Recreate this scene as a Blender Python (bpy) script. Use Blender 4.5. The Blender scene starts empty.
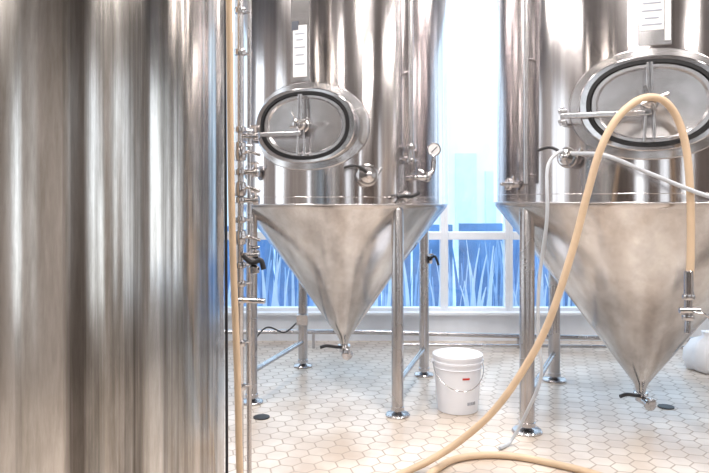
import bpy, math, random
from mathutils import Vector, Matrix
random.seed(4)
D=bpy.data; S=bpy.context.scene
# ---------------------------------------------------------------- materials
def new_mat(name):
    m=D.materials.new(name); m.use_nodes=True
    nt=m.node_tree; b=nt.nodes['Principled BSDF']; return m,nt,b
def plain(name,col,rough=.5,metal=0.0,noise=.06,scale=12,bump=0.0,coat=0):
    m,nt,b=new_mat(name)
    tc=nt.nodes.new('ShaderNodeTexCoord'); n=nt.nodes.new('ShaderNodeTexNoise')
    n.inputs['Scale'].default_value=scale; n.inputs['Detail'].default_value=4
    nt.links.new(tc.outputs['Object'],n.inputs['Vector'])
    r=nt.nodes.new('ShaderNodeValToRGB')
    r.color_ramp.elements[0].color=(*[max(0,c*(1-noise*2)) for c in col],1); r.color_ramp.elements[0].position=.3
    r.color_ramp.elements[1].color=(*[min(1,c*(1+noise)) for c in col],1); r.color_ramp.elements[1].position=.7
    nt.links.new(n.outputs['Fac'],r.inputs[0]); nt.links.new(r.outputs[0],b.inputs['Base Color'])
    b.inputs['Roughness'].default_value=rough; b.inputs['Metallic'].default_value=metal
    b.inputs['Coat Weight'].default_value=coat
    if bump:
        bp=nt.nodes.new('ShaderNodeBump'); bp.inputs['Strength'].default_value=bump; bp.inputs['Distance'].default_value=.01
        nt.links.new(n.outputs['Fac'],bp.inputs['Height']); nt.links.new(bp.outputs[0],b.inputs['Normal'])
    return m
def steel(name,c0,c1,rough=.2,aniso=.6,sx=9,sz=.12,bump=.25,bd=.01,bs=4.0,mott=0.0,stain=0.0,p0=.36,p1=.62):
    m,nt,b=new_mat(name); N=nt.nodes.new; L=nt.links.new
    tc=N('ShaderNodeTexCoord')
    mp=N('ShaderNodeMapping'); mp.inputs['Scale'].default_value=(sx,sx,sz); L(tc.outputs['Object'],mp.inputs[0])
    n=N('ShaderNodeTexNoise'); n.inputs['Scale'].default_value=1; n.inputs['Detail'].default_value=6; n.inputs['Roughness'].default_value=.65
    L(mp.outputs[0],n.inputs['Vector'])
    r=N('ShaderNodeValToRGB'); e=r.color_ramp.elements
    e[0].position=p0; e[0].color=(*c0,1); e[1].position=p1; e[1].color=(*c1,1)
    L(n.outputs['Fac'],r.inputs[0]); col=r.outputs[0]
    if stain:
        mp4=N('ShaderNodeMapping'); mp4.inputs['Scale'].default_value=(16,16,1.8); L(tc.outputs['Object'],mp4.inputs[0])
        n4=N('ShaderNodeTexNoise'); n4.inputs['Scale'].default_value=1; n4.inputs['Detail'].default_value=8; n4.inputs['Roughness'].default_value=.75
        L(mp4.outputs[0],n4.inputs['Vector'])
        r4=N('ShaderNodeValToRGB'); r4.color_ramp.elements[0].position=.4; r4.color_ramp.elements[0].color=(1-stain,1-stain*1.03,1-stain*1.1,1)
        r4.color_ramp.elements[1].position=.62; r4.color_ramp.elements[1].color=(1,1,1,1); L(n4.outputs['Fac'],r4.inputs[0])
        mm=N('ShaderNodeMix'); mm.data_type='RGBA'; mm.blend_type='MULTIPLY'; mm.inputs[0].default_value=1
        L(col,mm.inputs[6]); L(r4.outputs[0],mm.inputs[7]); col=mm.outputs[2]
    L(col,b.inputs['Base Color'])
    mp2=N('ShaderNodeMapping'); mp2.inputs['Scale'].default_value=(bs,bs,.1 if mott==0 else .8); L(tc.outputs['Object'],mp2.inputs[0])
    n2=N('ShaderNodeTexNoise'); n2.inputs['Scale'].default_value=1; n2.inputs['Detail'].default_value=2.5
    L(mp2.outputs[0],n2.inputs['Vector'])
    bp=N('ShaderNodeBump'); bp.inputs['Strength'].default_value=bump; bp.inputs['Distance'].default_value=bd
    L(n2.outputs['Fac'],bp.inputs['Height']); L(bp.outputs[0],b.inputs['Normal'])
    n3=N('ShaderNodeTexNoise'); n3.inputs['Scale'].default_value=3; n3.inputs['Detail'].default_value=3
    L(tc.outputs['Object'],n3.inputs['Vector'])
    mr=N('ShaderNodeMapRange'); mr.inputs['To Min'].default_value=rough*.75; mr.inputs['To Max'].default_value=rough*1.35
    L(n3.outputs['Fac'],mr.inputs['Value']); L(mr.outputs[0],b.inputs['Roughness'])
    b.inputs['Metallic'].default_value=1
    if aniso:
        b.inputs['Anisotropic'].default_value=aniso; b.inputs['Anisotropic Rotation'].default_value=.25
        t=N('ShaderNodeTangent'); t.direction_type='RADIAL'; t.axis='Z'; L(t.outputs[0],b.inputs['Tangent'])
    return m
M_shell=steel('steel_shell',(.45,.425,.43),(.76,.735,.74),.16,.7,10,.1,.35,.02,4)
M_cone=steel('steel_cone',(.46,.44,.435),(.74,.72,.71),.20,.4,3,1.2,.07,.01,3,mott=1,stain=.07)
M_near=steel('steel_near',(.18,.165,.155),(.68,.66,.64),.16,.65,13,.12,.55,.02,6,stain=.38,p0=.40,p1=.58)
M_leg=steel('steel_leg',(.40,.39,.40),(.58,.57,.58),.25,0,5,1,.0,.01)
M_fit=plain('steel_fitting',(.60,.59,.60),.16,1.0,.08,20)
M_satin=plain('steel_satin',(.60,.59,.60),.26,1.0,.06,15)
M_gask=plain('black_rubber',(.012,.012,.014),.45)
M_black=plain('black_plastic',(.02,.02,.024),.4)
M_hose=plain('tan_hose_rubber',(.60,.45,.31),.5,0,.06,8)
M_thin=plain('grey_hose_pvc',(.50,.53,.58),.4,0,.05,8)
M_bucket=plain('white_plastic',(.82,.84,.90),.4,0,.02,6)
M_white=plain('white_paint',(.80,.84,.90),.5,0,.03,6)
M_label=plain('label_paper',(.80,.80,.82),.5,0,.02,9)
M_red=plain('red_label',(.55,.04,.03),.5)
M_ink=plain('ink',(.10,.11,.14),.6)
M_inkg=plain('ink_grey',(.35,.38,.45),.6)
M_wall=plain('plaster_wall',(.38,.35,.33),.8,0,.05,3,.1)
M_brown=plain('brown_wood',(.12,.09,.075),.6,0,.15,5)
M_ceil=plain('ceiling_paint',(.25,.235,.23),.85,0,.04,3)
M_bag=plain('white_sack',(.8,.81,.84),.5,0,.03,10)
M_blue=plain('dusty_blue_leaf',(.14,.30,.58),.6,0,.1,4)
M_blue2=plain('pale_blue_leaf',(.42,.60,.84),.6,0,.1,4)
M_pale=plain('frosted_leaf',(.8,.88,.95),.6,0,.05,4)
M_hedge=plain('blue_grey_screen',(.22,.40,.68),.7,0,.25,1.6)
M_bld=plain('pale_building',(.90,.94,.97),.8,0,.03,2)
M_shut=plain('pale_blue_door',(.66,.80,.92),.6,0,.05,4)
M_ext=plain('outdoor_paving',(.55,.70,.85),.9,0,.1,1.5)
M_spot=plain('spot_dark',(.03,.028,.028),.5,.3)
# glass
M_glass,nt,b=new_mat('window_glass')
nt.nodes.remove(b); o=nt.nodes['Material Output']
tr=nt.nodes.new('ShaderNodeBsdfTransparent'); gl=nt.nodes.new('ShaderNodeBsdfGlossy'); mx=nt.nodes.new('ShaderNodeMixShader')
n=nt.nodes.new('ShaderNodeTexNoise'); n.inputs['Scale'].default_value=1.2
r=nt.nodes.new('ShaderNodeValToRGB'); r.color_ramp.elements[0].color=(.80,.91,1,1); r.color_ramp.elements[1].color=(.94,.98,1,1)
nt.links.new(n.outputs['Fac'],r.inputs[0]); nt.links.new(r.outputs[0],tr.inputs[0])
gl.inputs['Roughness'].default_value=.05; mx.inputs[0].default_value=.07
nt.links.new(tr.outputs[0],mx.inputs[1]); nt.links.new(gl.outputs[0],mx.inputs[2]); nt.links.new(mx.outputs[0],o.inputs[0])
# hex tile floor
M_floor,nt,b=new_mat('hex_tile_floor')
def vm(op,a,c=None):
    n=nt.nodes.new('ShaderNodeVectorMath'); n.operation=op
    for i,v in enumerate((a,c)):
        if v is None: continue
        if isinstance(v,tuple): n.inputs[i].default_value=v
        else: nt.links.new(v,n.inputs[i])
    return n
def mt(op,a,c=None,cl=False):
    n=nt.nodes.new('ShaderNodeMath'); n.operation=op; n.use_clamp=cl
    for i,v in enumerate((a,c)):
        if v is None: continue
        if isinstance(v,(int,float)): n.inputs[i].default_value=v
        else: nt.links.new(v,n.inputs[i])
    return n.outputs[0]
TS=.12
tc=nt.nodes.new('ShaderNodeTexCoord'); mp=nt.nodes.new('ShaderNodeMapping')
mp.inputs['Scale'].default_value=(1/TS,1/TS,0); mp.inputs['Location'].default_value=(200,200*1.7320508,0)
mp.inputs['Rotation'].default_value=(0,0,math.radians(-14))
nt.links.new(tc.outputs['Object'],mp.inputs[0]); P=mp.outputs[0]
R_=(1,1.7320508,1); H_=(.5,.8660254,0)
A=vm('SUBTRACT',vm('MODULO',P,R_).outputs[0],H_).outputs[0]
B=vm('SUBTRACT',vm('MODULO',vm('SUBTRACT',P,H_).outputs[0],R_).outputs[0],H_).outputs[0]
lt=mt('LESS_THAN',vm('LENGTH',A).outputs['Value'],vm('LENGTH',B).outputs['Value'])
mix=nt.nodes.new('ShaderNodeMix'); mix.data_type='VECTOR'
nt.links.new(lt,mix.inputs['Factor']); nt.links.new(B,mix.inputs[4]); nt.links.new(A,mix.inputs[5]); G=mix.outputs[1]
ab=vm('ABSOLUTE',G).outputs[0]
dt=vm('DOT_PRODUCT',ab,(.5,.8660254,0)).outputs['Value']
sp=nt.nodes.new('ShaderNodeSeparateXYZ'); nt.links.new(ab,sp.inputs[0])
hd=mt('MAXIMUM',dt,sp.outputs[0])
mr=nt.nodes.new('ShaderNodeMapRange'); mr.inputs['From Min'].default_value=.445; mr.inputs['From Max'].default_value=.49
nt.links.new(hd,mr.inputs['Value']); grout=mr.outputs[0]
wn=nt.nodes.new('ShaderNodeTexWhiteNoise'); wn.noise_dimensions='2D'
nt.links.new(vm('SNAP',vm('ADD',vm('SUBTRACT',P,G).outputs[0],(.1,.1,0)).outputs[0],(.25,.25,1)).outputs[0],wn.inputs['Vector'])
cr=nt.nodes.new('ShaderNodeValToRGB'); cr.color_ramp.elements[0].color=(.63,.56,.50,1); cr.color_ramp.elements[1].color=(.70,.64,.575,1)
nt.links.new(wn.outputs['Value'],cr.inputs[0])
ns=nt.nodes.new('ShaderNodeTexNoise'); ns.inputs['Scale'].default_value=2.2; ns.inputs['Detail'].default_value=6
nt.links.new(tc.outputs['Object'],ns.inputs['Vector'])
st=nt.nodes.new('ShaderNodeValToRGB'); st.color_ramp.elements[0].position=.35; st.color_ramp.elements[0].color=(.76,.70,.65,1)
st.color_ramp.elements[1].position=.6; st.color_ramp.elements[1].color=(1,1,1,1); nt.links.new(ns.outputs['Fac'],st.inputs[0])
mu=nt.nodes.new('ShaderNodeMix'); mu.data_type='RGBA'; mu.blend_type='MULTIPLY'; mu.inputs[0].default_value=1
nt.links.new(cr.outputs[0],mu.inputs[6]); nt.links.new(st.outputs[0],mu.inputs[7])
mg=nt.nodes.new('ShaderNodeMix'); mg.data_type='RGBA'; nt.links.new(grout,mg.inputs[0]); nt.links.new(mu.outputs[2],mg.inputs[6]); mg.inputs[7].default_value=(.38,.32,.27,1)
nt.links.new(mg.outputs[2],b.inputs['Base Color'])
nt.links.new(mt('ADD',mt('MULTIPLY',grout,.4),.28),b.inputs['Roughness'])
bp=nt.nodes.new('ShaderNodeBump'); bp.inputs['Strength'].default_value=.4; bp.inputs['Distance'].default_value=.003; bp.invert=True
nt.links.new(grout,bp.inputs['Height']); nt.links.new(bp.outputs[0],b.inputs['Normal'])
# ---------------------------------------------------------------- mesh helpers
def empty(name,loc):
    e=D.objects.new(name,None); e.empty_display_size=.1; e.location=loc; S.collection.objects.link(e); return e
def mk(name,vs,fs,mat,parent=None,smooth=True,angle=35):
    me=D.meshes.new(name); me.from_pydata([tuple(v) for v in vs],[],fs); me.validate(); me.update()
    import bmesh
    bm=bmesh.new(); bm.from_mesh(me); bmesh.ops.recalc_face_normals(bm,faces=bm.faces)
    if smooth:
        for f in bm.faces: f.smooth=True
        for e in bm.edges:
            if len(e.link_faces)==2 and e.calc_face_angle(0)>math.radians(angle): e.smooth=False
    bm.to_mesh(me); bm.free()
    o=D.objects.new(name,me); me.materials.append(mat); S.collection.objects.link(o)
    if parent:
        o.parent=parent; o.matrix_parent_inverse=Matrix.Translation(-parent.location)
    return o
def box(name,lo,hi,mat,parent=None,bev=0.0):
    x0,y0,z0=lo;x1,y1,z1=hi
    vs=[(x0,y0,z0),(x1,y0,z0),(x1,y1,z0),(x0,y1,z0),(x0,y0,z1),(x1,y0,z1),(x1,y1,z1),(x0,y1,z1)]
    fs=[(0,3,2,1),(4,5,6,7),(0,1,5,4),(1,2,6,5),(2,3,7,6),(3,0,4,7)]
    o=mk(name,vs,fs,mat,parent,False)
    if bev:
        md=o.modifiers.new('bev','BEVEL'); md.width=bev; md.segments=2
    return o
def rings(name,loops,mat,parent=None,cap0=True,cap1=True,angle=35):
    n=len(loops[0]); vs=[p for l in loops for p in l]; fs=[]
    for i in range(len(loops)-1):
        for j in range(n):
            k=(j+1)%n; fs.append((i*n+j,i*n+k,(i+1)*n+k,(i+1)*n+j))
    if cap0: fs.append(tuple(range(n)))
    if cap1: fs.append(tuple((len(loops)-1)*n+j for j in range(n)))
    return mk(name,vs,fs,mat,parent,True,angle)
def lathe(name,prof,c,mat,parent=None,seg=48,axis=None,cap0=True,cap1=True,angle=35):
    ax=Vector(axis or (0,0,1)).normalized()
    u=ax.orthogonal().normalized(); v=ax.cross(u); c=Vector(c)
    loops=[[c+ax*h+(u*math.cos(2*math.pi*j/seg)+v*math.sin(2*math.pi*j/seg))*max(r,1e-4) for j in range(seg)] for r,h in prof]
    return rings(name,loops,mat,parent,cap0,cap1,angle)
def cyl(name,p0,p1,r,mat,parent=None,seg=20):
    p0=Vector(p0);p1=Vector(p1);d=p1-p0; e=min(r*.15,d.length*.2)
    return lathe(name,[(r-e,0),(r,e),(r,d.length-e),(r-e,d.length)],p0,mat,parent,seg,d)
def cat(pts,n=12):
    pts=[Vector(p) for p in pts]; P=[pts[0]*2-pts[1]]+pts+[pts[-1]*2-pts[-2]]; out=[]
    for i in range(1,len(P)-2):
        a,b,c,d=P[i-1:i+3]
        for k in range(n):
            t=k/n; out.append(.5*((2*b)+(c-a)*t+(2*a-5*b+4*c-d)*t*t+(3*b-a-3*c+d)*t**3))
    out.append(pts[-1]); return out
def tube(name,pts,r,mat,parent=None,n=12,seg=14,smoothp=True,minz=None):
    Q=cat(pts,n) if smoothp else [Vector(p) for p in pts]
    if minz is not None:
        for q in Q: q.z=max(q.z,minz)
    t=(Q[1]-Q[0]).normalized(); u=t.orthogonal().normalized(); loops=[]
    for i,q in enumerate(Q):
        t2=(Q[min(i+1,len(Q)-1)]-Q[max(i-1,0)]).normalized()
        u=(u-t2*u.dot(t2)).normalized(); v=t2.cross(u)
        loops.append([q+(u*math.cos(2*math.pi*j/seg)+v*math.sin(2*math.pi*j/seg))*r for j in range(seg)])
    return rings(name,loops,mat,parent)
def torus(name,c,R,r,mat,parent=None,axis=(0,0,1),seg=64,s2=8):
    ax=Vector(axis).normalized(); u=ax.orthogonal().normalized(); v=ax.cross(u); c=Vector(c); vs=[];fs=[]
    for i in range(seg):
        a=2*math.pi*i/seg; d=u*math.cos(a)+v*math.sin(a)
        for j in range(s2):
            b_=2*math.pi*j/s2; vs.append(c+d*(R+r*math.cos(b_))+ax*r*math.sin(b_))
    for i in range(seg):
        for j in range(s2):
            fs.append((i*s2+j,((i+1)%seg)*s2+j,((i+1)%seg)*s2+(j+1)%s2,i*s2+(j+1)%s2))
    return mk(name,vs,fs,mat,parent,True,80)
def obox(name,c,ax,ay,az,hx,hy,hz,mat,parent=None,bev=.003):
    c=Vector(c); vs=[c+ax*hx*sx+ay*hy*sy+az*hz*sz for sz in(-1,1) for sx,sy in((-1,-1),(1,-1),(1,1),(-1,1))]
    fs=[(0,3,2,1),(4,5,6,7),(0,1,5,4),(1,2,6,5),(2,3,7,6),(3,0,4,7)]
    o=mk(name,vs,fs,mat,parent,False)
    if bev: md=o.modifiers.new('bev','BEVEL'); md.width=bev; md.segments=2
    return o
def clamp(name,c,axis,r,parent):
    ax=Vector(axis).normalized(); c=Vector(c)
    lathe(name+'_ring',[(r*.7,-.016),(r*1.25,-.012),(r*1.35,0),(r*1.25,.012),(r*.7,.016)],c,M_fit,parent,24,ax)
    u=ax.orthogonal().normalized(); 
    if abs(u.z)>.7: u=ax.cross(u)
    cyl(name+'_bolt',c+u*r*1.1,c+u*(r*1.35+.035),.007,M_fit,parent,10)
    obox(name+'_wing',c+u*(r*1.35+.03),u,ax,u.cross(ax),.006,.02,.005,M_fit,parent,.002)
# ---------------------------------------------------------------- tank
UP=Vector((0,0,1))
def frame(cx,cy,phi):
    a=math.radians(phi); nrm=Vector((math.sin(a),-math.cos(a),0)); u=Vector((math.cos(a),math.sin(a),0)); return Vector((cx,cy,0)),nrm,u
def manway(T,cx,cy,R,phi,z,parent,a0=.385,b0=.29):
    C,nr,u=frame(cx,cy,phi); n=72
    def loop(a,b,h,flat):
        L=[]
        for j in range(n):
            t=2*math.pi*j/n; ct,stt=math.cos(t),math.sin(t)
            x=a*math.copysign(abs(ct)**.90,ct); y=b*math.copysign(abs(stt)**.90,stt)
            d=(R+h) if flat else math.sqrt(R*R-x*x)+h
            L.append(C+nr*d+u*x+UP*(z+y))
        return L
    rings(T+'_saddle',[loop(a0,b0,-.01,0),loop(a0,b0,.006,0),loop(a0-.006,b0-.006,.014,0),loop(a0-.055,b0-.044,.016,0)],M_satin,parent,False,False)
    rings(T+'_neck',[loop(a0-.056,b0-.045,.0,0),loop(a0-.056,b0-.045,.030,1),loop(a0-.062,b0-.051,.038,1),loop(a0-.092,b0-.066,.038,1),loop(a0-.096,b0-.072,.012,1)],M_fit,parent,False,False)
    rings(T+'_gasket',[loop(a0-.090,b0-.064,.022,1),loop(a0-.094,b0-.068,.042,1),loop(a0-.112,b0-.086,.042,1),loop(a0-.116,b0-.090,.022,1)],M_gask,parent,False,False)
    A=a0-.112;B=b0-.086
    rings(T+'_door',[loop(A,B,.026,1),loop(A*.97,B*.97,.034,1),loop(A*.90,B*.90,.034,1),loop(A*.86,B*.86,.022,1),loop(A*.6,B*.6,.014,1),loop(A*.3,B*.3,.010,1),loop(A*.05,B*.05,.009,1)],M_satin,parent,False,True,20)
    P=lambda x,h,y:C+nr*(R+h)+u*x+UP*(z+y)
    for s in(-1,1): cyl(T+'_yoke_bar',P(s*.026-.01,.06,-B*.97),P(s*.008-.01,.08,B*.98),.008,M_fit,parent,12)
    cyl(T+'_boss_base',P(-.01,.005,0),P(-.01,.04,0),.045,M_fit,parent,24)
    lathe(T+'_boss',[(.03,.02),(.036,.05),(.036,.085),(.026,.095),(.022,.13),(.03,.135),(.03,.15),(.015,.158)],P(-.01,0,0),M_fit,parent,24,nr)
    cyl(T+'_handle',P(-.055,.145,-.02),P(.075,.145,.03),.011,M_fit,parent,12)
    cyl(T+'_handle2',P(-.04,.148,.075),P(.01,.148,-.06),.009,M_fit,parent,12)
    hx=-(a0+.03)
    obox(T+'_hinge_arm',P(hx/2-.01,.075,-.055),u,UP,nr,abs(hx)/2,.013,.012,M_satin,parent)
    obox(T+'_arm_up',P(-.02,.075,-.03),u,UP,nr,.02,.035,.012,M_satin,parent)
    hd=math.sqrt(R*R-hx*hx)-R
    for s in(-1,1):
        obox(T+'_hinge_lug',P(hx,(hd+.09)/2,-.055+s*.028),u,UP,nr,.022,.008,(.09-hd)/2,M_satin,parent)
    cyl(T+'_hinge_pin',P(hx,.07,-.105),P(hx,.07,-.005),.011,M_fit,parent,14)
def port(T,cx,cy,R,phi,z,r,L,parent,lever=False):
    C,nr,u=frame(cx,cy,phi); p=C+nr*(R-.01)+UP*z
    lathe(T+'_ferrule',[(r*.8,0),(r*.75,L*.6),(r*1.05,L*.68),(r*1.05,L*.75)],p,M_fit,parent,28,nr)
    lathe(T+'_clampring',[(r*1.05,L*.62),(r*1.3,L*.66),(r*1.36,L*.78),(r*1.28,L*.9),(r*1.0,L*.93)],p,M_fit,parent,28,nr)
    lathe(T+'_cap',[(r*.95,L*.9),(r*.9,L),(r*.4,L*1.08),(r*.38,L*1.35),(r*.2,L*1.4)],p,M_fit,parent,28,nr)
    cyl(T+'_wingbolt',p+nr*L*.78+u*r*1.2,p+nr*L*.78+u*r*1.2+UP*.05+u*.03,.008,M_fit,parent,10)
    if lever:
        q=p+nr*L*1.2
        tube(T+'_lever',[q,q+UP*.035-u*.03,q+UP*.06-u*.09,q+UP*.045-u*.16],.009,M_black,parent)
    return p+nr*L,nr,u
def curved_plate(name,cx,cy,R,phi,w,z0,z1,t,mat,parent):
    n=8; rows=[]
    for i in range(n+1):
        a=math.radians(phi)+(-w/2+w*i/n)/R
        rows.append(Vector((math.sin(a),-math.cos(a),0)))
    C=Vector((cx,cy,0)); vs=[];fs=[]
    for d in rows:
        for rr,zz in((R-.003,z0),(R+t,z0),(R+t,z1),(R-.003,z1)): vs.append(C+d*rr+UP*zz)
    for i in range(n):
        for j in range(4):
            k=(j+1)%4; fs.append((i*4+j,i*4+k,(i+1)*4+k,(i+1)*4+j))
    fs.append((0,1,2,3)); fs.append((n*4,n*4+1,n*4+2,n*4+3))
    return mk(name,vs,fs,mat,parent,True,40)
def tank(name,cx,cy,R,zj,zt,ztop,legang,legR,lr,shell,braces=((0,3),(1,2)),seam=True):
    e=empty(name,(cx,cy,0))
    Rs=R+.006
    lathe('shell',[(R*.9,zj+.003),(Rs,zj),(Rs,zj+.02),(Rs,ztop),(R*.93,ztop+.12),(R*.7,ztop+.24),(R*.35,ztop+.31),(.12,ztop+.33)],(cx,cy,0),shell,e,160)
    lathe('cone',[(.032,zt-.03),(.036,zt),(.05,zt+.03),(R*.5,(zj+zt)/2+.0),(R-.012,zj-.03),(R-.001,zj-.012),(R,zj+.01)],(cx,cy,0),M_cone,e,160,cap0=True,cap1=False,angle=60)
    torus('weld_seam',(cx,cy,zj+.004),Rs-.001,.006,M_satin,e,seg=128)
    if seam:
        torus('jacket_seam',(cx,cy,zj+.055),Rs-.0025,.0035,shell,e,seg=128)
    lathe('top_port',[(.12,ztop+.3),(.12,ztop+.42),(.15,ztop+.43),(.15,ztop+.46),(.05,ztop+.47)],(cx,cy,0),M_fit,e)
    L=[]
    for k in range(4):
        a=math.radians(legang+90*k); x=cx+legR*math.cos(a); y=cy+legR*math.sin(a); L.append(Vector((x,y,0)))
        lathe('leg_%d'%(k+1),[(lr*.9,.055),(lr,.06),(lr,zj-.03),(lr*.7,zj+.0)],(x,y,0),M_leg,e,28)
        lathe('foot_%d'%(k+1),[(lr*2.0,0),(lr*2.05,.010),(lr*1.9,.018),(lr*.8,.024),(lr*.6,.030),(lr*.6,.04),(lr*1.12,.042),(lr*1.12,.065),(lr*.9,.07)],(x,y,0),M_leg,e,28)
    for i,j in braces:
        cyl('brace',L[i]+UP*.22,L[j]+UP*.22,.020,M_leg,e,16)
    z=zt-.03
    lathe('outlet_clamp',[(.03,0),(.046,-.004),(.05,-.015),(.046,-.026),(.03,-.03)],(cx,cy,z),M_fit,e,28)
    lathe('valve_body',[(.028,-.028),(.036,-.034),(.036,-.06),(.028,-.066)],(cx,cy,z),M_fit,e,24)
    tube('valve_handle',[(cx,cy-.02,z-.02),(cx-.06,cy-.06,z-.01),(cx-.13,cy-.09,z+.005),(cx-.18,cy-.1,z-.005)],.012,M_black,e)
    C=Vector((cx,cy,z-.05))
    cyl('valve_stem',C,C+Vector((.02,-.075,-.01)),.024,M_fit,e)
    lathe('valve_cap',[(.026,0),(.042,.005),(.042,.024),(.024,.032)],C+Vector((.02,-.075,-.01)),M_fit,e,24,Vector((.25,-1,0)))
    return e,L
# left tank
c1=(-.08,5.09); R1=.785
T1,L1=tank('fermentation_tank',*c1,R1,1.415,.37,3.7,209.4,.752,.040,M_shell)
manway('manway',*c1,R1+.006,-17.5,1.935,T1,.405,.29)
port('sample_port',*c1,R1,11,1.61,.055,.10,T1,True)
port('side_port',*c1,R1,-50,1.64,.04,.09,T1)
curved_plate('id_plate',*c1,R1+.006,-20.5,.135,2.23,3.1,.006,M_satin,T1)
curved_plate('id_sticker',*c1,R1+.013,-20.5,.10,2.26,2.60,.002,M_label,T1)
for i,(z,w) in enumerate(((2.54,.07),(2.50,.05),(2.45,.08),(2.40,.06),(2.34,.07))):
    curved_plate('sticker_text',*c1,R1+.0155,-20.5,w,z,z+.008,.001,M_inkg,T1)
curved_plate('id_badge',*c1,R1+.0155,-23,.05,2.57,2.63,.001,M_ink,T1)
C,nr,u=frame(*c1,32); b0=C+nr*(R1+.07)
tube('cip_pipe',[b0+UP*3.6,b0+UP*2.8,b0+UP*1.78],.017,M_satin,T1,n=3)
clamp('cip_clamp_a',b0+UP*1.80,(0,0,1),.028,T1); clamp('cip_clamp_b',b0+UP*1.71,(0,0,1),.026,T1)
cyl('cip_valve',b0+UP*1.82,b0+UP*1.69,.022,M_fit,T1); cyl('cip_stub',C+nr*(R1-.01)+UP*1.73,b0+UP*1.73,.018,M_fit,T1)
for z in(2.3,3.1): cyl('pipe_bracket',C+nr*(R1-.01)+UP*z,b0+UP*z,.01,M_fit,T1)
C,nr,u=frame(*c1,36); p=C+nr*(R1-.01)+UP*1.60
tube('gauge_elbow',[p,p+nr*.07,p+nr*.10+u*.05+UP*.0,p+nr*.10+u*.11+UP*.04,p+nr*.10+u*.125+UP*.12],.019,M_fit,T1)
clamp('gauge_clamp',p+nr*.10+u*.06+UP*.005,u,.028,T1)
g=p+nr*.10+u*.127+UP*.19
cyl('gauge_stem',g-UP*.08,g-UP*.03,.012,M_fit,T1)
lathe('gauge_case',[(.03,-.02),(.044,-.018),(.046,.008),(.042,.014),(.038,.012)],g,M_fit,T1,32,(-.1,-1,0))
lathe('gauge_dial',[(.037,.006),(.037,.0135)],g,M_label,T1,32,(-.1,-1,0))
obox('gauge_needle',g+Vector((0,-.016,0)),Vector((.7,0,.7)),Vector((0,1,0)),Vector((-.7,0,.7)),.028,.002,.003,M_ink,T1,0)
C,nr,u=frame(*c1,31); p=C+nr*(R1-.01)+UP*1.475
cyl('racking_stub',p,p+nr*.07,.025,M_fit,T1); clamp('racking_clamp',p+nr*.05,nr,.028,T1)
tube('racking_lever',[p+nr*.08+u*.08+UP*.02,p+nr*.08+u*.02,p+nr*.08-u*.05,p+nr*.08-u*.09-UP*.01],.013,M_black,T1)
obox('leg_junction_box',L1[3]+Vector((0,-.06,.42)),Vector((1,0,0)),Vector((0,1,0)),UP,.05,.03,.045,M_satin,T1,.006)
tube('box_cable',[L1[3]+Vector((-.04,-.07,.40)),L1[3]+Vector((-.15,-.1,.32)),L1[3]+Vector((-.3,-.1,.36)),L1[3]+Vector((-.42,-.1,.24))],.007,M_black,T1)
clamp('leg_valve',L1[2]+Vector((.05,-.03,.96)),(1,0,0),.026,T1)
tube('leg_valve_lever',[L1[2]+Vector((.04,-.06,.96)),L1[2]+Vector((.08,-.08,.99)),L1[2]+Vector((.11,-.08,.92))],.010,M_black,T1)
# right tank
c2=(1.93,4.45); R2=.965
T2,L2=tank('fermentation_tank',*c2,R2,1.43,.19,3.7,200.9,.912,.046,M_shell)
manway('manway',*c2,R2+.006,-20.5,1.965,T2,.42,.30)
pp,nr,u=port('sample_port',*c2,R2,-45,1.69,.045,.10,T2,True)
port('side_port',*c2,R2,-72,1.55,.03,.08,T2)
C,nr2,u2=frame(*c2,-72); cyl('side_handle',C+nr2*(R2+.07)+UP*1.55-u2*.05,C+nr2*(R2+.07)+UP*1.55+u2*.09,.012,M_fit,T2)
curved_plate('id_plate',*c2,R2+.006,-19.5,.17,2.28,3.1,.006,M_satin,T2)
curved_plate('id_sticker',*c2,R2+.013,-20.3,.12,2.36,2.60,.002,M_label,T2)
curved_plate('id_sticker_2',*c2,R2+.013,-15.7,.03,2.30,2.60,.002,M_label,T2)
for z,w in((2.50,.09),(2.46,.10),(2.42,.07),(2.385,.10)):
    curved_plate('sticker_text',*c2,R2+.0155,-20.3,w,z,z+.008,.001,M_inkg,T2)
C,nr3,u3=frame(*c2,-62); b0=C+nr3*(R2+.05)
tube('cip_pipe',[b0+UP*3.6,b0+UP*2.8,b0+UP*1.78,b0+UP*1.55],.016,M_satin,T2,n=3)
for z in(1.6,2.3,3.1): cyl('pipe_bracket',C+nr3*(R2-.01)+UP*z,b0+UP*z,.01,M_fit,T2)
# foreground tank
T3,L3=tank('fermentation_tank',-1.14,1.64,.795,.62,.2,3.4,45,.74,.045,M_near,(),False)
# ---------------------------------------------------------------- standpipe left
sp_=empty('process_standpipe',(-.52,3.0,0))
lathe('pipe',[(.014,0.02),(.016,.03),(.016,4.3),(.014,4.31)],(-.52,3.0,0),M_satin,sp_,20)
lathe('pipe_foot',[(.06,0),(.06,.012),(.022,.02),(.02,.06)],(-.52,3.0,0),M_satin,sp_,20)
lathe('thin_pipe',[(.010,0.0),(.011,.03),(.011,4.3)],(-.485,3.04,0),M_leg,sp_,16)
for z in(2.31,2.12,1.77,1.7,1.577,1.45,1.36,1.155,1.07,.995,.80,.6): clamp('clamp',(-.52,3.0,z),(0,0,1),.021,sp_)
for z in(1.74,1.577,1.45,1.20):
    cyl('branch',(-.52,3,z),(-.43,2.99,z),.012,M_fit,sp_); clamp('bclamp',(-.445,2.99,z),(1,0,0),.018,sp_)
for z in(1.66,1.50,1.28):
    lathe('valve_barrel',[(.012,-.035),(.026,-.03),(.03,-.01),(.03,.01),(.026,.03),(.012,.035)],(-.52,3.0,z),M_fit,sp_,20)
    tube('valve_arm',[(-.50,2.97,z),(-.47,2.95,z+.005),(-.42,2.94,z-.01)],.007,M_fit,sp_,n=4)
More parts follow.
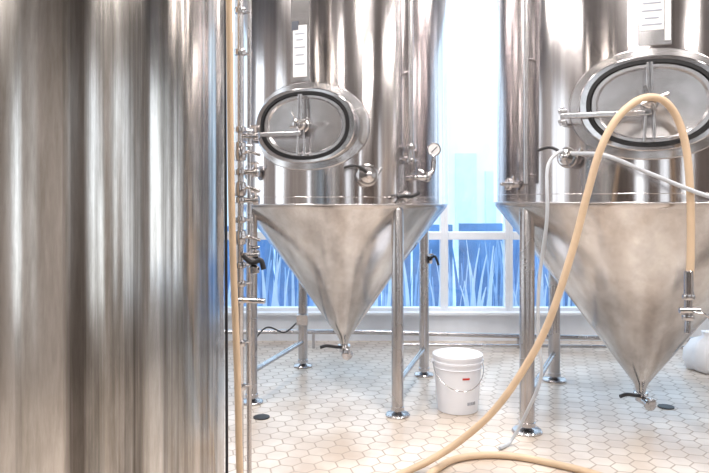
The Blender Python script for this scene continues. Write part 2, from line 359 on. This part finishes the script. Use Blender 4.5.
cyl('tee_handle',(-.52,2.98,.998),(-.40,2.95,.998),.012,M_fit,sp_)
tube('black_valve',[(-.50,2.97,1.20),(-.46,2.95,1.17),(-.42,2.95,1.18),(-.405,2.95,1.14)],.012,M_black,sp_)
lathe('valve_body',[(.01,-.03),(.026,-.025),(.026,.0),(.01,.01)],(-.45,2.95,1.15),M_fit,sp_,20)
tube('supply_hose',[(-.58,2.98,4.3),(-.575,2.97,3.0),(-.562,2.96,2.36),(-.545,2.93,1.4),(-.515,2.90,.7),(-.50,2.88,.25),(-.47,2.83,.05),(-.40,2.75,.022),(-.2,2.7,.022)],.0155,M_hose,sp_,minz=.018)
tube('control_cable',[(-.62,3.1,4.3),(-.615,3.1,3.0),(-.605,3.1,1.5),(-.60,3.1,.4),(-.60,3.1,.011)],.007,M_black,sp_)
# ---------------------------------------------------------------- hoses
hz=empty('brewery_hose',(.3,3.54,0))
hp=[(1.655,3.27,1.00),(1.675,3.29,1.15),(1.685,3.31,1.45),(1.675,3.33,1.70),(1.635,3.34,1.86),(1.565,3.335,1.95),(1.48,3.33,1.968),(1.39,3.31,1.93),(1.30,3.30,1.84),(1.225,3.30,1.69),(1.165,3.31,1.47),(1.095,3.33,1.18),(.985,3.36,.82),(.86,3.40,.56),(.72,3.45,.34),(.55,3.50,.165),(.40,3.51,.065),(.28,3.48,.020),(.20,3.38,.019),(.22,3.30,.019),(.32,3.33,.019),(.43,3.50,.019),(.55,3.64,.019),(.72,3.70,.019),(.90,3.68,.019),(1.08,3.58,.019),(1.25,3.45,.019),(1.45,3.2,.019),(1.6,2.8,.019)]
tube('hose_tube',hp,.0190,M_hose,hz,minz=.0195,n=10)
cyl('hose_barb',(1.655,3.27,1.10),(1.654,3.268,.98),.022,M_fit,hz)
clamp('hose_clamp',(1.654,3.268,.97),(0,0,1),.022,hz)
cyl('end_valve',(1.654,3.268,.98),(1.65,3.265,.87),.018,M_fit,hz)
clamp('end_clamp',(1.65,3.265,.87),(0,0,1),.022,hz)
cyl('end_valve_body',(1.60,3.25,.905),(1.70,3.25,.905),.015,M_fit,hz)
tube('end_lever',[(1.66,3.23,.90),(1.71,3.22,.89),(1.75,3.22,.86)],.007,M_fit,hz)
cyl('end_spout',(1.65,3.265,.86),(1.645,3.26,.79),.014,M_fit,hz)
pp=Vector(pp)
tube('sample_tubing',[pp+Vector((0,0,.0)),pp+Vector((-.04,-.05,.03)),pp+Vector((-.12,-.07,-.06)),(1.05,3.60,1.35),(1.03,3.68,1.0),(1.035,3.72,.7),(1.06,3.75,.45),(1.0,3.85,.2),(.94,3.9,.05),(.90,3.88,.013),(.84,3.82,.013)],.010,M_thin,T2,minz=.012)
tube('water_tubing',[pp+Vector((.03,-.02,.02)),(1.30,3.42,1.68),(1.50,3.33,1.58),(1.75,3.27,1.47),(2.0,3.25,1.42),(2.3,3.2,1.36),(2.6,3.1,1.1),(2.75,3.0,.5),(2.8,3.0,.05),(2.9,2.9,.014)],.011,M_thin,T2,minz=.013)
# ---------------------------------------------------------------- bucket
bx,by=.715,4.58; BK=empty('plastic_bucket',(bx,by,0))
lathe('pail',[(.135,.0),(.140,.004),(.165,.33),(.172,.332),(.172,.345),(.166,.347),(.167,.372),(.171,.374),(.170,.380),(.163,.380),(.160,.36),(.135,.012),(.01,.010)],(bx,by,0),M_bucket,BK,56,cap0=True,cap1=True)
lathe('lid',[(.164,.366),(.173,.368),(.174,.386),(.168,.390),(.160,.384),(.01,.383)],(bx,by,0),M_bucket,BK,56)
torus('rib',(bx,by,.30),.165,.004,M_bucket,BK)
tube('bail_wire',[(bx-.172,by,.335)]+[(bx-.176*math.cos(t),by-.19*math.sin(t)*.55-.12*math.sin(t),.335-.15*math.sin(t)) for t in [math.pi*k/10 for k in range(1,10)]]+[(bx+.172,by,.335)],.003,M_fit,BK,n=4,seg=8)
for s in(-1,1): lathe('ear',[(.016,0),(.016,.014),(.008,.018)],(bx+s*.164,by,.335),M_bucket,BK,16,(s,0,0))
def bplate(nm,ph,w,z0,z1,mat):
    R=.135+(.165-.135)*(((z0+z1)/2)/.33)+.004
    curved_plate(nm,bx,by,R,ph,w,z0,z1,.002,mat,BK)
bplate('red_label',12,.05,.242,.254,M_red)
for k in range(5): bplate('print_mark',20+k*5.5,.009,.065,.085,M_inkg)
# ---------------------------------------------------------------- floor bits
def dark_spot(loc):  # small flat dark disc on the floor
    lathe('floor_spot',[(.055,0.0),(.055,.006),(.045,.008),(.02,.008)],(*loc,.0005),M_spot,None,24)
dark_spot((-.62,4.40)); dark_spot((2.18,4.62))
sk=[(.10,0),(.16,.01),(.19,.08),(.18,.17),(.13,.25),(.05,.29),(.06,.33),(.02,.33)]
o=lathe('plastic_sack',sk,(3.02,5.62,0),M_bag,None,32,angle=80)
for v in o.data.vertices:
    a=math.atan2(v.co.y-5.62,v.co.x-3.02); f=1+.10*math.sin(5*a+v.co.z*9)+.05*math.sin(11*a)
    v.co.x=3.02+(v.co.x-3.02)*f; v.co.y=5.62+(v.co.y-5.62)*f
cp=empty('floor_conduit',(1.5,6.3,0))
tube('pipe_a',[(-1.6,6.45,.16),(0,6.45,.16),(1.6,6.45,.12),(3.6,6.4,.09)],.022,M_leg,cp,n=6)
tube('pipe_b',[(.4,6.3,.07),(1.6,6.3,.06),(3.6,6.25,.05)],.014,M_leg,cp,n=6)
for x in(-1.5,-.4,.7,1.6,2.6,3.5):
    cyl('stand',(x,6.45,0),(x,6.45,.15 if x<1 else .1),.014,M_leg,cp)
# ---------------------------------------------------------------- room
X0,X1,Y0,Y1,ZC=-4.0,5.2,-3.6,6.8,4.6
box('floor',(X0-.2,Y0-.2,-.12),(X1+.2,Y1+.25,0),M_floor)
box('ceiling',(X0-.2,Y0-.2,ZC),(X1+.2,Y1+.25,ZC+.12),M_ceil)
def multi(name,boxes,mat):
    vs=[];fs=[]
    for lo,hi in boxes:
        k=len(vs); x0,y0,z0=lo;x1,y1,z1=hi
        vs+=[(x0,y0,z0),(x1,y0,z0),(x1,y1,z0),(x0,y1,z0),(x0,y0,z1),(x1,y0,z1),(x1,y1,z1),(x0,y1,z1)]
        fs+=[tuple(k+i for i in f) for f in [(0,3,2,1),(4,5,6,7),(0,1,5,4),(1,2,6,5),(2,3,7,6),(3,0,4,7)]]
    return mk(name,vs,fs,mat,None,False)
multi('wall_back',[((X0,Y1,0),(X1,Y1+.2,.29)),((X0,Y1,3.7),(X1,Y1+.2,ZC))],M_white)
front_gaps=[(-1.9,-1.2),(.3,.9),(2.3,2.8)]  # openings added in the unseen wall behind the camera, reflecting as bright strips
bs=[((X0,Y0-.2,0),(X1,Y0,.9)),((X0,Y0-.2,3.6),(X1,Y0,ZC))]; x=X0
for a,b_ in front_gaps: bs.append(((x,Y0-.2,.9),(a,Y0,3.6))); x=b_
bs.append(((x,Y0-.2,.9),(X1,Y0,3.6)))
multi('wall_front',bs,M_brown)
def sidewall(nm,xa,xb,added_gaps,mat):  # side openings are added too, out of view, for streaks in the steel
    bs=[((xa,Y0,0),(xb,Y1,.9)),((xa,Y0,3.6),(xb,Y1,ZC))]; y=Y0
    for a,b_ in added_gaps: bs.append(((xa,y,.9),(xb,a,3.6))); y=b_
    bs.append(((xa,y,.9),(xb,Y1,3.6))); multi(nm,bs,mat)
sidewall('wall_left',X0-.2,X0,[(-1.2,-.4),(2.6,3.6),(4.8,6.0)],M_wall)
sidewall('wall_right',X1,X1+.2,[(-1.6,-1),(.8,1.6),(2.6,3.2),(4.6,5.6)],M_wall)
edges=[-4.0,-2.6,-1.2,-.15,.93,1.60,2.65,3.75,5.2]
for i in range(len(edges)-1):
    a,b_=edges[i],edges[i+1]; w=empty('window_%d'%(i+1),((a+b_)/2,Y1,0)); y0,y1=Y1+.03,Y1+.13; m=.04
    for nm,lo,hi in (('stile_l',(a,y0,.29),(a+m,y1,3.7)),('stile_r',(b_-m,y0,.29),(b_,y1,3.7)),('rail_low',(a+m,y0,.29),(b_-m,y1,.335)),('rail_mid',(a+m,y0-.02,1.04),(b_-m,y1,1.12)),('rail_top',(a+m,y0,3.65),(b_-m,y1,3.7))):
        box(nm,lo,hi,M_white,w,.004)
    box('glass_low',(a+m,Y1+.075,.335),(b_-m,Y1+.083,1.04),M_glass,w)
    box('glass_up',(a+m,Y1+.075,1.12),(b_-m,Y1+.083,3.65),M_glass,w)
box('trim_1',(X0,Y1-.06,.27),(X1,Y1+.03,.30),M_white,None,.004)
# exterior
box('outdoor_ground',(-30,Y1+.3,-.3),(30,45,-.15),M_ext)
bl=[((-14,24,-.15),(-4,32,7)),((3.1,22,-.15),(4.9,30,4.2)),((7.5,26,-.15),(16,32,8))]
multi('neighbour_building',bl,M_bld)
multi('neighbour_door',[((3.35,21.9,-.15),(4.05,22,3.0)),((4.35,21.9,-.15),(4.7,22,2.4))],M_shut)
sb=[]; x=-8.0
while x<10:
    wd=random.uniform(.12,.5); sb.append(((x,9.6,-.15),(x+wd,9.66,random.uniform(.85,1.12)))); x+=wd+random.uniform(.0,.10)
multi('garden_screen',sb,M_hedge)
def grass(name,mat,y,x0,x1,n,h):
    vs=[];fs=[]
    for i in range(n):
        x=x0+(x1-x0)*random.random(); yy=y+random.uniform(-.35,.35); hh=h*random.uniform(.45,1.0); wv=random.uniform(.010,.04); ln=random.uniform(-.12,.12)
        k=len(vs); m=4
        for j in range(m+1):
            t=j/m; xx=x+ln*t*t; w_=wv*(1-t*.8); vs+=[(xx-w_,yy,-.15+hh*t),(xx+w_,yy+.01,-.15+hh*t)]
        for j in range(m): fs.append((k+2*j,k+2*j+1,k+2*j+3,k+2*j+2))
    return mk(name,vs,fs,mat,None,False)
grass('ornamental_grass',M_blue,9.0,-7,9,160,1.15)
grass('ornamental_grass',M_blue2,8.6,-7,9,240,1.2)
grass('ornamental_grass',M_pale,8.3,-7,9,200,1.15)
# ---------------------------------------------------------------- lights
def ceiling_light(x,y,lx,ly,e,col):
    p=empty('ceiling_lamp',(x,y,4.3))
    box('housing',(x-lx/2-.04,y-ly/2-.04,4.3),(x+lx/2+.04,y+ly/2+.04,4.38),M_white,p)
    cyl('rod_a',(x-lx*.3,y-ly*.3,4.37),(x-lx*.3,y-ly*.3,4.6),.01,M_white,p); cyl('rod_b',(x+lx*.3,y+ly*.3,4.37),(x+lx*.3,y+ly*.3,4.6),.01,M_white,p)
    l=D.lights.new('lamp_tube','AREA'); l.shape='RECTANGLE'; l.size=lx; l.size_y=ly; l.energy=e; l.color=col
    o=D.objects.new('lamp_tube',l); S.collection.objects.link(o); o.location=(x,y,4.29); o.parent=p; o.matrix_parent_inverse=Matrix.Translation(-p.location)
for x,y in((-2.0,3.4),(.75,2.6),(.75,5.2),(3.4,2.4),(-.3,-.6),(2.6,-.8)):
    ceiling_light(x,y,.3,1.7,105,(1,.93,.875))
w=D.worlds.new('sky'); S.world=w; w.use_nodes=True; nt=w.node_tree; bg=nt.nodes['Background']
tc=nt.nodes.new('ShaderNodeTexCoord'); sx=nt.nodes.new('ShaderNodeSeparateXYZ'); cr=nt.nodes.new('ShaderNodeValToRGB')
nt.links.new(tc.outputs['Generated'],sx.inputs[0]); nt.links.new(sx.outputs[2],cr.inputs[0])
cr.color_ramp.elements[0].color=(.92,.97,1,1); cr.color_ramp.elements[1].color=(.66,.82,1,1)
nt.links.new(cr.outputs[0],bg.inputs[0]); bg.inputs[1].default_value=2.6
# ---------------------------------------------------------------- camera
cd=D.cameras.new('camera'); cam=D.objects.new('camera',cd); S.collection.objects.link(cam); S.camera=cam
cam.location=(0,0,1.45); cam.rotation_euler=(math.radians(90),0,0)
cd.sensor_width=36; cd.lens=660/709*36; cd.shift_y=-36.5/709; cd.clip_start=.05
S.view_settings.view_transform='Standard'; S.view_settings.exposure=0.0
